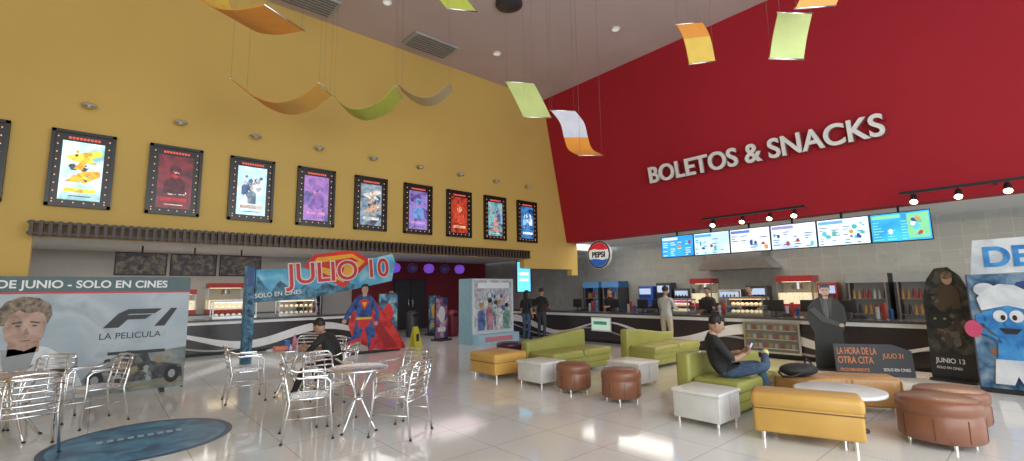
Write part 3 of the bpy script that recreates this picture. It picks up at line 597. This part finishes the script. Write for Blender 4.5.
b.poly([(.26,.82),(.56,.82),(.6,.45),(.22,.45)],.02,.03,cb); b.poly([(.2,.48),(.62,.48),(.64,.12),(.46,.12),(.41,.25),(.36,.12),(.16,.12)],.03,.038,cwht)
b.poly([(.54,.8),(.8,.98),(.86,.9),(.6,.64)],.02,.035,cb); b.ellp((.86,.98),(.07,.07),.03,.045,cb,16); b.ellp((.0,.92),(.1,.13),.02,.035,pk,16); b.poly([(.27,.8),(.06,.86),(.06,.95),(.3,.7)],.02,.03,cb)
b.ellp((1.1,1.2),(.2,.2),.02,.03,pk,20)
b.rect(0,0,1.5,.05,-.2,.15,bk); b.obj('standee_panel',e)
text('standee_letter','DE',.42,cb,Mt(M,.2,1.87,.025),.005,.012,e)
# ---------------------------------------------------------------- lounge furniture
green=mat('olive_green_leatherette',(0.33,0.33,0.085),0.42,vary=.08,scale=3,coat=.1); green2=mat('olive_green_seam',(0.18,0.18,0.03),0.5)
orange=mat('amber_leatherette',(0.62,0.36,0.085),0.42,vary=.08,scale=3,coat=.1); caramel=mat('caramel_leatherette',(0.46,0.24,0.085),0.4,vary=.1,scale=3,coat=.1)
brown=mat('brown_leatherette',(0.25,0.10,0.055),0.38,vary=.12,scale=4,coat=.15); plum=mat('plum_leatherette',(0.06,0.01,0.03),0.35,coat=.2); maroon=mat('maroon_leatherette',(0.16,0.01,0.02),.35)
lam=mat('white_laminate',(0.7,0.7,0.68),0.3); lamtop=mat('white_laminate_top',(0.8,0.8,0.78),0.25)
def sofa(x0,x1,yf,yb,hs,h0,h1,name='lounge_sofa'):
    b=B(); L=x1-x0; D=yb-yf
    b.box(((x0+x1)/2,(yf+yb)/2-.05,.06+(hs-.12)/2),(L-.04,D-.14,hs-.12),green,.04)
    n=2
    for i in range(n): b.box((x0+L*(i+.5)/n,(yf+yb)/2-.12,hs-.06),(L/n-.015,D-.22,.15),green,.05)
    b.M=frame((x0,yb,0),0)
    pts=[(0,.08),(L,.08)]
    for i in range(13):
        t=1-i/12; s_=.5-.5*math.cos(pi*t); pts.append((L*t,h0+(h1-h0)*s_))
    b.poly(pts,0,.2,green,.045)
    b.M=Matrix.Identity(4)
    for x in (x0+.1,x1-.1):
        for y in (yf+.12,yb-.1): b.cyl((x,y,0),(x,y,.1),.025,chrome,10)
    b.box(((x0+x1)/2,yf+.018,hs*.45),(L-.1,.006,.008),green2)
    b.obj(name)
sofa(6.35,8.1,6.15,7.05,.42,.62,.76); sofa(8.45,10.3,5.35,6.2,.42,.76,.6); sofa(6.0,8.3,2.66,3.5,.42,.74,.56)
def cube_table(cx,cy,sx,sy,h,rz=0):
    b=B(Matrix.Translation((cx,cy,0))@Matrix.Rotation(rz,4,'Z')); 
    b.box((0,0,.07+(h-.11)/2),(sx-.03,sy-.03,h-.11),lam,.008); b.box((0,0,h-.02),(sx,sy,.04),lamtop,.008)
    for x in (-sx/2+.06,sx/2-.06):
        for y in (-sy/2+.06,sy/2-.06): b.cyl((x,y,0),(x,y,.08),.02,chrome,8)
    for k_ in (-1,1): b.box((0,k_*(sy/2-.014),.25),(.006,.004,h-.14),wave2)
    b.obj('white_cube_side_table')
cube_table(5.88,6.0,.6,.62,.40); cube_table(6.95,4.85,.6,.66,.40); cube_table(5.63,2.9,.56,.6,.40)
def bench(cx,cy,l,d,h,ang,m,name='upholstered_bench'):
    b=B(Matrix.Translation((cx,cy,0))@Matrix.Rotation(ang,4,'Z'))
    b.box((0,0,.09+(h-.2)/2),(l-.03,d-.03,h-.2),m,.03); b.box((0,0,h-.08),(l,d,.16),m,.05)
    b.box((0,0,h-.165),(l-.02,d-.02,.012),mat('seam_dark',(.2,.1,.03),.6))
    for x in (-l/2+.1,l/2-.1):
        for y in (-d/2+.08,d/2-.08): b.cyl((x,y,0),(x,y,.12),.022,chrome,10)
    b.obj(name)
bench(5.83,7.12,.8,.8,.47,0,orange,'square_ottoman')
bench(5.68,1.84,1.0,.42,.50,math.atan2(-.949,.316),orange)
def ottoman(cx,cy,r,h,m):
    b=B(); b.rev([(r*.9,.06),(r*.97,.08),(r*.97,h-.15),(r*.94,h-.14),(r*.99,h-.12),(r,h-.06),(r*.96,h-.02),(r*.85,h),(r*.3,h+.01),(.01,h+.01)],(cx,cy,0),m,40)
    for i in range(4):
        a=i*pi/2+.5; b.cyl((cx+r*.75*math.cos(a),cy+r*.75*math.sin(a),0),(cx+r*.75*math.cos(a),cy+r*.75*math.sin(a),.08),.02,chrome,8)
    for i in range(8):
        a=i*pi/4; b.box((cx+r*.972*math.cos(a),cy+r*.972*math.sin(a),h*.42),(.006,.008,h-.25),mat('brown_seam',(.14,.05,.03),.6),0,a)
    b.obj('round_ottoman')
ottoman(5.82,5.2,.28,.44,brown); ottoman(5.85,4.3,.29,.44,brown); ottoman(6.58,.9,.355,.46,brown); ottoman(7.45,.9,.34,.42,brown)
ottoman(7.3,8.5,.3,.42,plum); ottoman(7.9,8.1,.28,.42,maroon); 
b=B(); path=[(6.75,2.36),(7.05,2.26),(7.35,2.1),(7.6,1.8),(7.8,1.45)]
Q=[]
P=[Vector((*p,0)) for p in path]
for i in range(len(P)-1):
    p0=P[max(i-1,0)];p1=P[i];p2=P[i+1];p3=P[min(i+2,len(P)-1)]
    for j in range(5):
        t=j/5; Q.append(0.5*((2*p1)+(-p0+p2)*t+(2*p0-5*p1+4*p2-p3)*t*t+(-p0+3*p1-3*p2+p3)*t**3))
Q.append(P[-1])
out=[];inn=[]
for i,q in enumerate(Q):
    t=(Q[min(i+1,len(Q)-1)]-Q[max(i-1,0)]).normalized(); n=Vector((-t.y,t.x,0)); out.append(q+n*.2); inn.append(q-n*.26)
b.poly([(p.x,p.y) for p in out]+[(p.x,p.y) for p in inn[::-1]],.08,.44,caramel,.04)
for q in (Q[1],Q[-2],Q[len(Q)//2]): b.cyl((q.x,q.y,0),(q.x,q.y,.1),.03,chrome,10)
b.obj('curved_bench')
b=B(); b.rev([(.43,.40),(.45,.405),(.45,.435),(.43,.44),(.01,.44)],(6.42,1.72,0),lamtop,48); b.cyl((6.42,1.72,.03),(6.42,1.72,.4),.05,chrome,14); b.rev([(.25,0),(.25,.015),(.05,.04)],(6.42,1.72,0),chrome,28); b.obj('round_coffee_table')
b=B(Matrix.Translation((6.98,2.3,.44))@Matrix.Rotation(-.6,4,'Z')); bp=mat('backpack_black',(.02,.02,.022),.7,vary=.3,scale=20)
b.ell((0,0,.085),(.25,.17,.085),bp,20); b.ell((.05,-.06,.11),(.15,.1,.06),bp,14); b.tube([(-.2,.05,.1),(-.28,.0,.06),(-.3,-.1,.02),(-.2,-.16,.03),(-.05,-.16,.08)],.014,bp,6); b.tube([(.1,0,.17),(.15,.03,.21),(.2,0,.15)],.012,bp,6); b.obj('backpack')
# ---------------------------------------------------------------- cafe chairs and tables
def chair(x,y,face,name='aluminium_cafe_chair'):
    b=B(Matrix.Translation((x,y,0))@Matrix.Rotation(face-pi/2,4,'Z')); r=.0135
    w=.25
    for s_ in (-1,1):
        b.tube([(s_*(w+.02),.25,0),(s_*w,.21,.44),(s_*w,.21,.62),(s_*w,.17,.665),(s_*w,.08,.675),(s_*w,-.12,.68),(s_*(w-.03),-.2,.72)],r,alu,8)
        b.tube([(s_*(w-.01),-.27,0),(s_*(w-.04),-.2,.42),(s_*(w-.04),-.235,.6),(s_*(w-.05),-.27,.78)],r,alu,8)
        b.box((s_*w,.06,.69),(.045,.24,.02),alu,.006)
        b.ell((s_*(w+.02),.25,.01),(.018,.018,.012),black,8); b.ell((s_*(w-.01),-.27,.01),(.018,.018,.012),black,8)
    b.tube([(-(w-.05),-.27,.78),(-.16,-.3,.825),(0,-.31,.835),(.16,-.3,.825),(w-.05,-.27,.78)],r,alu,8)
    for i in range(5):
        z=.52+i*.065; yb=-.225-.012*i
        b.tube([(-(w-.045),yb,z),(-.12,yb-.025,z),(0,yb-.035,z),(.12,yb-.025,z),(w-.045,yb,z)],[.0115]*5,alu,6)
    for xx in (-.1,.1): b.tube([(xx,-.2,.44),(xx,-.25,.6),(xx,-.3,.82)],.007,alu,6)
    rim=[]
    for i in range(20):
        a=2*pi*i/20; c,s2=math.cos(a),math.sin(a)
        rim.append((.225*math.copysign(abs(c)**.6,c),.01+.215*math.copysign(abs(s2)**.6,s2),.45))
    b.tube(rim,.014,alu,8,closed=True)
    for i in range(8):
        xx=-.175+i*.05; b.box((xx,.01,.452),(.038,.40,.008),alu,.002)
    b.tube([(-w,.22,.42),(w,.22,.42)],.009,alu,6); b.tube([(-(w-.03),-.21,.4),(w-.03,-.21,.4)],.009,alu,6)
    for s_ in (-1,1): b.tube([(s_*(w),.23,.25),(s_*(w-.03),-.235,.25)],.008,alu,6)
    b.obj(name)
def table(x,y,r=.35,h=.72):
    b=B(Matrix.Translation((x,y,0))@Matrix.Rotation(.5,4,'Z'))
    b.rev([(r-.01,h-.03),(r,h-.025),(r,h-.005),(r-.01,h),(r-.03,h-.004),(.01,h-.004)],(0,0,0),alu,48)
    for i in range(4):
        a=i*pi/2; c,s_=math.cos(a),math.sin(a)
        b.tube([(c*.27,s_*.27,0),(c*.2,s_*.2,.1),(c*.05,s_*.05,.34),(c*.06,s_*.06,.44),(c*.2,s_*.2,h-.03)],.013,alu,8); b.ell((c*.27,s_*.27,.01),(.02,.02,.012),black,8)
    b.rev([(.07,.34),(.08,.35),(.07,.37)],(0,0,0),alu,16)
    b.obj('round_aluminium_table')
def ring(tx,ty,lst):
    for (x,y) in lst: chair(x,y,math.atan2(ty-y,tx-x))
table(2.42,5.62); ring(2.42,5.62,[(1.88,5.75),(2.72,5.1),(3.12,5.85),(2.3,6.3)])
table(2.4,8.3); ring(2.4,8.3,[(1.78,8.35),(3.05,8.5),(2.85,9.0)])
table(-.66,7.95); ring(-.66,7.95,[(.05,8.25),(-.45,8.75),(-.5,7.2),(-1.2,7.4),(-1.1,8.6)])
b=B(); b.cyl((2.35,8.3,.718),(2.35,8.3,.86),.035,mat('cup_blue',(.05,.15,.5),.4),14,.045); b.obj('paper_cup')
b=B(); b.rev([(.03,0),(.033,.1),(.03,.15),(.012,.19),(.013,.22)],(2.5,8.42,.718),mat('bottle_pink',(.6,.2,.3),.3),14); b.obj('drink_bottle')
b=B(); b.box((2.22,8.18,.752),(.2,.14,.06),mat('food_box',(.6,.15,.1),.5),.01); b.obj('food_box')
b=B(); b.M=Matrix.Translation((.48,6.95,0)); 
b.rev([(.87,0),(.87,.003),(.01,.003)],(0,0,0),mat('decal_rim',(.02,.05,.12),.35),64,False)
b.rev([(.80,.003),(.80,.0045),(.01,.0045)],(0,0,0),paint('decal_water',((.01,.06,.14),(.03,.17,.33),(.08,.3,.45)),3.5,0,.3),64,False)
pl=mat('decal_pale',(.35,.5,.6),.4)
for i in range(9): b.rect(-.4+i*.09,.1,-.345+i*.09,.2,.0045,.0055,pl)
b.obj('floor_decal')
# ---------------------------------------------------------------- people
def human(name,loc,face,J,cols,hair='short',headrot=(0,0),scale=1.0,grip=None,hem=-.03):
    skin=mat('skin_tan',(.42,.24,.16),.55)
    D={'pel':(0,0,.95),'spi':(0,.01,1.1),'che':(0,0,1.27),'nec':(0,0,1.44),'hea':(0,.015,1.52),
       'shL':(-.175,0,1.37),'elL':(-.22,-.03,1.12),'wrL':(-.22,.05,.88),'shR':(.175,0,1.37),'elR':(.22,-.03,1.12),'wrR':(.22,.05,.88),
       'hiL':(-.09,0,.88),'knL':(-.1,.02,.5),'anL':(-.1,-.02,.09),'toL':(-.12,.14,.045),'hiR':(.09,0,.88),'knR':(.1,.02,.5),'anR':(.1,-.02,.09),'toR':(.12,.14,.045)}
    D.update(J)
    rad={'pel':.125,'spi':.125,'che':.135,'nec':.055,'hea':.05,'shL':.066,'elL':.044,'wrL':.029,'hiL':.095,'knL':.064,'anL':.045,'toL':.042}
    for k_ in list(rad):
        if k_.endswith('L'): rad[k_[:-1]+'R']=rad[k_]
    keys=list(D); E=[('pel','spi'),('spi','che'),('che','nec'),('nec','hea'),('che','shL'),('shL','elL'),('elL','wrL'),('che','shR'),('shR','elR'),('elR','wrR'),
       ('pel','hiL'),('hiL','knL'),('knL','anL'),('anL','toL'),('pel','hiR'),('hiR','knR'),('knR','anR'),('anR','toR')]
    me=bpy.data.meshes.new('tmp'); me.from_pydata([D[k_] for k_ in keys],[(keys.index(a),keys.index(c)) for a,c in E],[])
    o=bpy.data.objects.new('tmp',me); sc.collection.objects.link(o)
    md=o.modifiers.new('s','SKIN'); md.use_smooth_shade=True
    for i,k_ in enumerate(keys):
        sv=me.skin_vertices[0].data[i]; r=rad[k_]; sv.radius=(r,r)
        sv.use_root=(k_=='pel')
    sb=o.modifiers.new('u','SUBSURF'); sb.levels=3; sb.render_levels=3
    dg=bpy.context.evaluated_depsgraph_get(); dg.update()
    m2=bpy.data.meshes.new_from_object(o.evaluated_get(dg)); bpy.data.objects.remove(o)
    lab={('pel','spi'):'top',('spi','che'):'top',('che','nec'):'top',('nec','hea'):'skin',('che','shL'):'top',('shL','elL'):'top',('elL','wrL'):'arm',('che','shR'):'top',('shR','elR'):'top',('elR','wrR'):'arm',
       ('pel','hiL'):'leg',('hiL','knL'):'leg',('knL','anL'):'shin',('anL','toL'):'shoe',('pel','hiR'):'leg',('hiR','knR'):'leg',('knR','anR'):'shin',('anR','toR'):'shoe'}
    C={'skin':skin,'arm':cols.get('arm',skin),'top':cols['top'],'leg':cols['leg'],'shin':cols.get('shin',cols['leg']),'shoe':cols['shoe']}
    order=['skin','arm','top','leg','shin','shoe']; m2.materials.clear()
    for k_ in order: m2.materials.append(C[k_])
    pe=Vector(D['pel']); ax=(Vector(D['spi'])-pe).normalized()
    hipset={('pel','spi'),('pel','hiL'),('pel','hiR'),('hiL','knL'),('hiR','knR')}
    for p in m2.polygons:
        c=p.center; best=1e9;bl=None
        for a,c2 in E:
            A=Vector(D[a]);Bv=Vector(D[c2]); ab=Bv-A; t=max(0,min(1,(c-A).dot(ab)/ab.length_squared)); d=(c-(A+ab*t)).length-(rad[a]*(1-t)+rad[c2]*t)
            if d<best: best=d; bl=(a,c2)
        L_=lab[bl]
        if bl in hipset and (c-pe).length<.24: L_='top' if (c-pe).dot(ax)>hem else 'leg'
        p.material_index=order.index(L_); p.use_smooth=True
    e=empty(name); T=Matrix.Translation(loc)@Matrix.Rotation(face-pi/2,4,'Z')@Matrix.Scale(scale,4)
    m2.transform(T); bo=bpy.data.objects.new('body',m2); sc.collection.objects.link(bo); bo.parent=e
    hp=Vector(D['hea']); nod,turn=headrot
    Hm=Matrix.Translation(hp)@Matrix.Rotation(turn,4,'Z')@Matrix.Rotation(-nod,4,'X')@Matrix.Translation((0,.015,.085))
    b=B(T@Hm); hm=cols.get('hair',mat('hair_black',(.015,.012,.01),.6,vary=.4,scale=40))
    b.ell((0,0,.005),(.074,.09,.112),skin,24); b.ell((0,.028,-.05),(.05,.058,.058),skin,16)
    b.ell((0,.094,-.012),(.012,.018,.026),skin,10); b.ell((0,.084,-.058),(.022,.007,.006),mat('lips',(.3,.1,.08),.5),10)
    for s_ in(-1,1):
        b.ell((s_*.03,.079,.012),(.013,.008,.007),mat('eye_white',(.7,.7,.7),.3),10); b.ell((s_*.03,.086,.012),(.006,.003,.006),black,8)
        b.ell((s_*.03,.085,.032),(.018,.006,.004),hm,8); b.ell((s_*.077,-.005,0),(.01,.02,.03),skin,10)
    b.ell((0,-.022,.042),(.080,.086,.092),hm,24); b.ell((0,.035,.085),(.064,.05,.034),hm,16)
    for s_ in(-1,1): b.ell((s_*.068,.01,.045),(.014,.03,.035),hm,10)
    if hair=='long': b.ell((0,-.05,-.05),(.08,.06,.16),hm,16)
    b.obj('head',e)
    for sd,s_ in (('L',-1),('R',1)):
        w=Vector(D['wr'+sd]); el=Vector(D['el'+sd]); d=(w-el).normalized()
        if grip and sd in grip: pn=Vector(grip[sd]).normalized()
        else: pn=Vector((-s_,0,0))
        pn=(pn-d*pn.dot(d)).normalized(); side=d.cross(pn)*(1 if sd=='L' else -1)
        b=B(T); pc=w+d*.05
        Rm=Matrix((side,pn,d)).transposed()
        b.ell(pc,(.04,.016,.055),skin,12,Rm)
        curl=.9 if (grip and sd in grip) else .45
        for i,(o_,ln) in enumerate([(-.03,.06),(-.01,.075),(.01,.07),(.03,.055)]):
            base=w+d*.09+side*o_; pts=[base-d*.02,base]; a=0; p=base
            for j in range(3):
                a+=curl*.6; p=p+(d*math.cos(a)+pn*math.sin(a))*ln/2.6; pts.append(p)
            b.tube(pts,[.009,.009,.0085,.008,.0065],skin,7)
        tb=w+d*.03-side*.03; b.tube([tb+side*.01,tb-side*.012+d*.02,tb-side*.02+d*.045+pn*.015,tb-side*.015+d*.065+pn*.03],[.012,.011,.009,.007],skin,7)
        b.obj('hand_'+sd,e)
    return e,T
shb=mat('shirt_black',(.018,.018,.02),.8,vary=.3); jeans=mat('jeans_blue',(.05,.09,.16),.8,vary=.3,scale=20); shoe_b=mat('shoe_black',(.02,.02,.02),.5); shw=mat('shirt_light',(.4,.41,.39),.8); khaki=mat('khaki',(.42,.36,.27),.8)
shoe_m=paint('shoe_multicolour',((.75,.15,.4),(.9,.8,.3),(.4,.75,.2),(.8,.3,.5)),14,0,.6)
J={'pel':(0,.0,.50),'spi':(0,-.07,.63),'che':(0,-.13,.80),'nec':(0,-.13,.96),'hea':(0,-.105,1.015),
 'shL':(-.175,-.12,.90),'elL':(-.24,.06,.67),'wrL':(-.08,.24,.74),'shR':(.175,-.12,.90),'elR':(.25,.05,.67),'wrR':(.07,.25,.73),
 'hiL':(-.09,.03,.5),'knL':(-.14,.46,.58),'anL':(-.11,.56,.13),'toL':(-.12,.70,.05),
 'hiR':(.09,.03,.5),'knR':(.24,.42,.60),'anR':(-.08,.52,.69),'toR':(-.2,.57,.74)}
fa=math.atan2(-.78,.62)
e,T=human('seated_man',(6.33,2.98,-.02),fa,J,{'top':shb,'leg':jeans,'shoe':shoe_m},headrot=(.35,-.1),grip={'L':(.5,-.3,.6),'R':(-.5,-.3,.6)},scale=1.04,hem=.02)
b=B(T@Matrix.Translation((0,.33,.79))@Matrix.Rotation(-.5,4,'X')); b.box((0,0,0),(.08,.012,.155),black,.004); b.box((0,-.007,0),(.07,.002,.14),mat('phone_glow',(.5,.6,.8),.3,emit=1)); b.obj('phone',e)
J={'pel':(0,0,.52),'spi':(0,.05,.68),'che':(0,.14,.86),'nec':(0,.22,.99),'hea':(0,.26,1.04),
 'shL':(-.17,.17,.95),'elL':(-.22,.34,.74),'wrL':(-.1,.52,.78),'shR':(.17,.17,.95),'elR':(.22,.34,.74),'wrR':(.1,.52,.78),
 'hiL':(-.09,.03,.5),'knL':(-.14,.44,.5),'anL':(-.12,.62,.12),'toL':(-.13,.78,.05),'hiR':(.09,.03,.5),'knR':(.14,.45,.5),'anR':(.13,.38,.1),'toR':(.14,.53,.05)}
fa=math.atan2(.62,-.55)
chair(2.83,7.42,fa)
human('seated_man',(2.83,7.42,-.02),fa,J,{'top':shb,'leg':mat('trousers_black',(.02,.02,.022),.8),'shoe':mat('shoe_white',(.6,.6,.6),.5)},headrot=(.35,0),hem=.02)
trb=mat('trousers_dark',(.04,.045,.06),.8)
human('standing_man',(11.0,11.15,0),0.3,{'elR':(.22,.08,1.12),'wrR':(.15,.28,1.1)},{'top':shb,'leg':trb,'shoe':shoe_b},scale=.98)
human('standing_woman',(10.65,11.5,0),0.2,{},{'top':shb,'leg':jeans,'shoe':shoe_b},hair='long',scale=.94)
human('standing_customer',(11.1,6.65,0),0.05,{'elR':(.22,.1,1.12),'wrR':(.16,.32,1.12),'elL':(-.22,.1,1.12),'wrL':(-.16,.3,1.1),'knL':(-.12,.06,.5)},{'top':shw,'leg':khaki,'shoe':shoe_b},scale=.97)
human('standing_employee',(12.8,5.2,0),pi-.3,{'elR':(.24,.1,1.12),'wrR':(.1,.3,1.1)},{'top':shb,'leg':trb,'shoe':shoe_b},scale=.97)
human('standing_employee',(12.8,6.35,0),pi,{'elL':(-.24,.1,1.12),'wrL':(-.1,.3,1.1)},{'top':shb,'leg':trb,'shoe':shoe_b},scale=.95)
human('standing_employee',(12.8,9.7,0),pi,{'elL':(-.24,.1,1.12),'wrL':(-.1,.3,1.1)},{'top':shb,'leg':trb,'shoe':shoe_b},scale=.95)
human('walking_man',(8.0,15.9,0),-1.8,{'knL':(-.1,.14,.52),'anL':(-.1,.1,.1),'toL':(-.1,.26,.06),'anR':(.1,-.18,.12),'toR':(.1,-.03,.045)},{'top':mat('shirt_blue',(.05,.1,.3),.8),'leg':trb,'shoe':shoe_b})
# ---------------------------------------------------------------- lights
w=bpy.data.worlds.new('world'); sc.world=w; w.use_nodes=True
w.node_tree.nodes['Background'].inputs[0].default_value=(.86,.95,1,1); w.node_tree.nodes['Background'].inputs[1].default_value=1.95
def area(name,loc,rot,sx,sy,en,col=(1,1,1)):
    l=bpy.data.lights.new(name,'AREA'); l.shape='RECTANGLE'; l.size=sx; l.size_y=sy; l.energy=en; l.color=col
    o=bpy.data.objects.new(name,l); o.location=loc; o.rotation_euler=rot; sc.collection.objects.link(o)
area('kitchen_light',(13.0,3.5,3.15),(0,0,0),1.4,7,95,(1,.93,.82))
area('kitchen_light_far',(13.0,9.5,3.15),(0,0,0),1.4,4,60,(1,.93,.82))
area('snack_hall_light',(2,16.5,2.95),(0,0,0),8,1.2,110,(1,.93,.85))
area('snack_hall_front_light',(3,12.6,2.95),(0,0,0),9,.8,70,(1,.95,.9))
area('corridor_light',(9,14,2.95),(0,0,0),3,1.5,22,(1,.8,.85))
area('daylight_facade',(1,-3.6,3.4),(math.radians(76),0,0),13,5.5,560,(.9,.97,1))
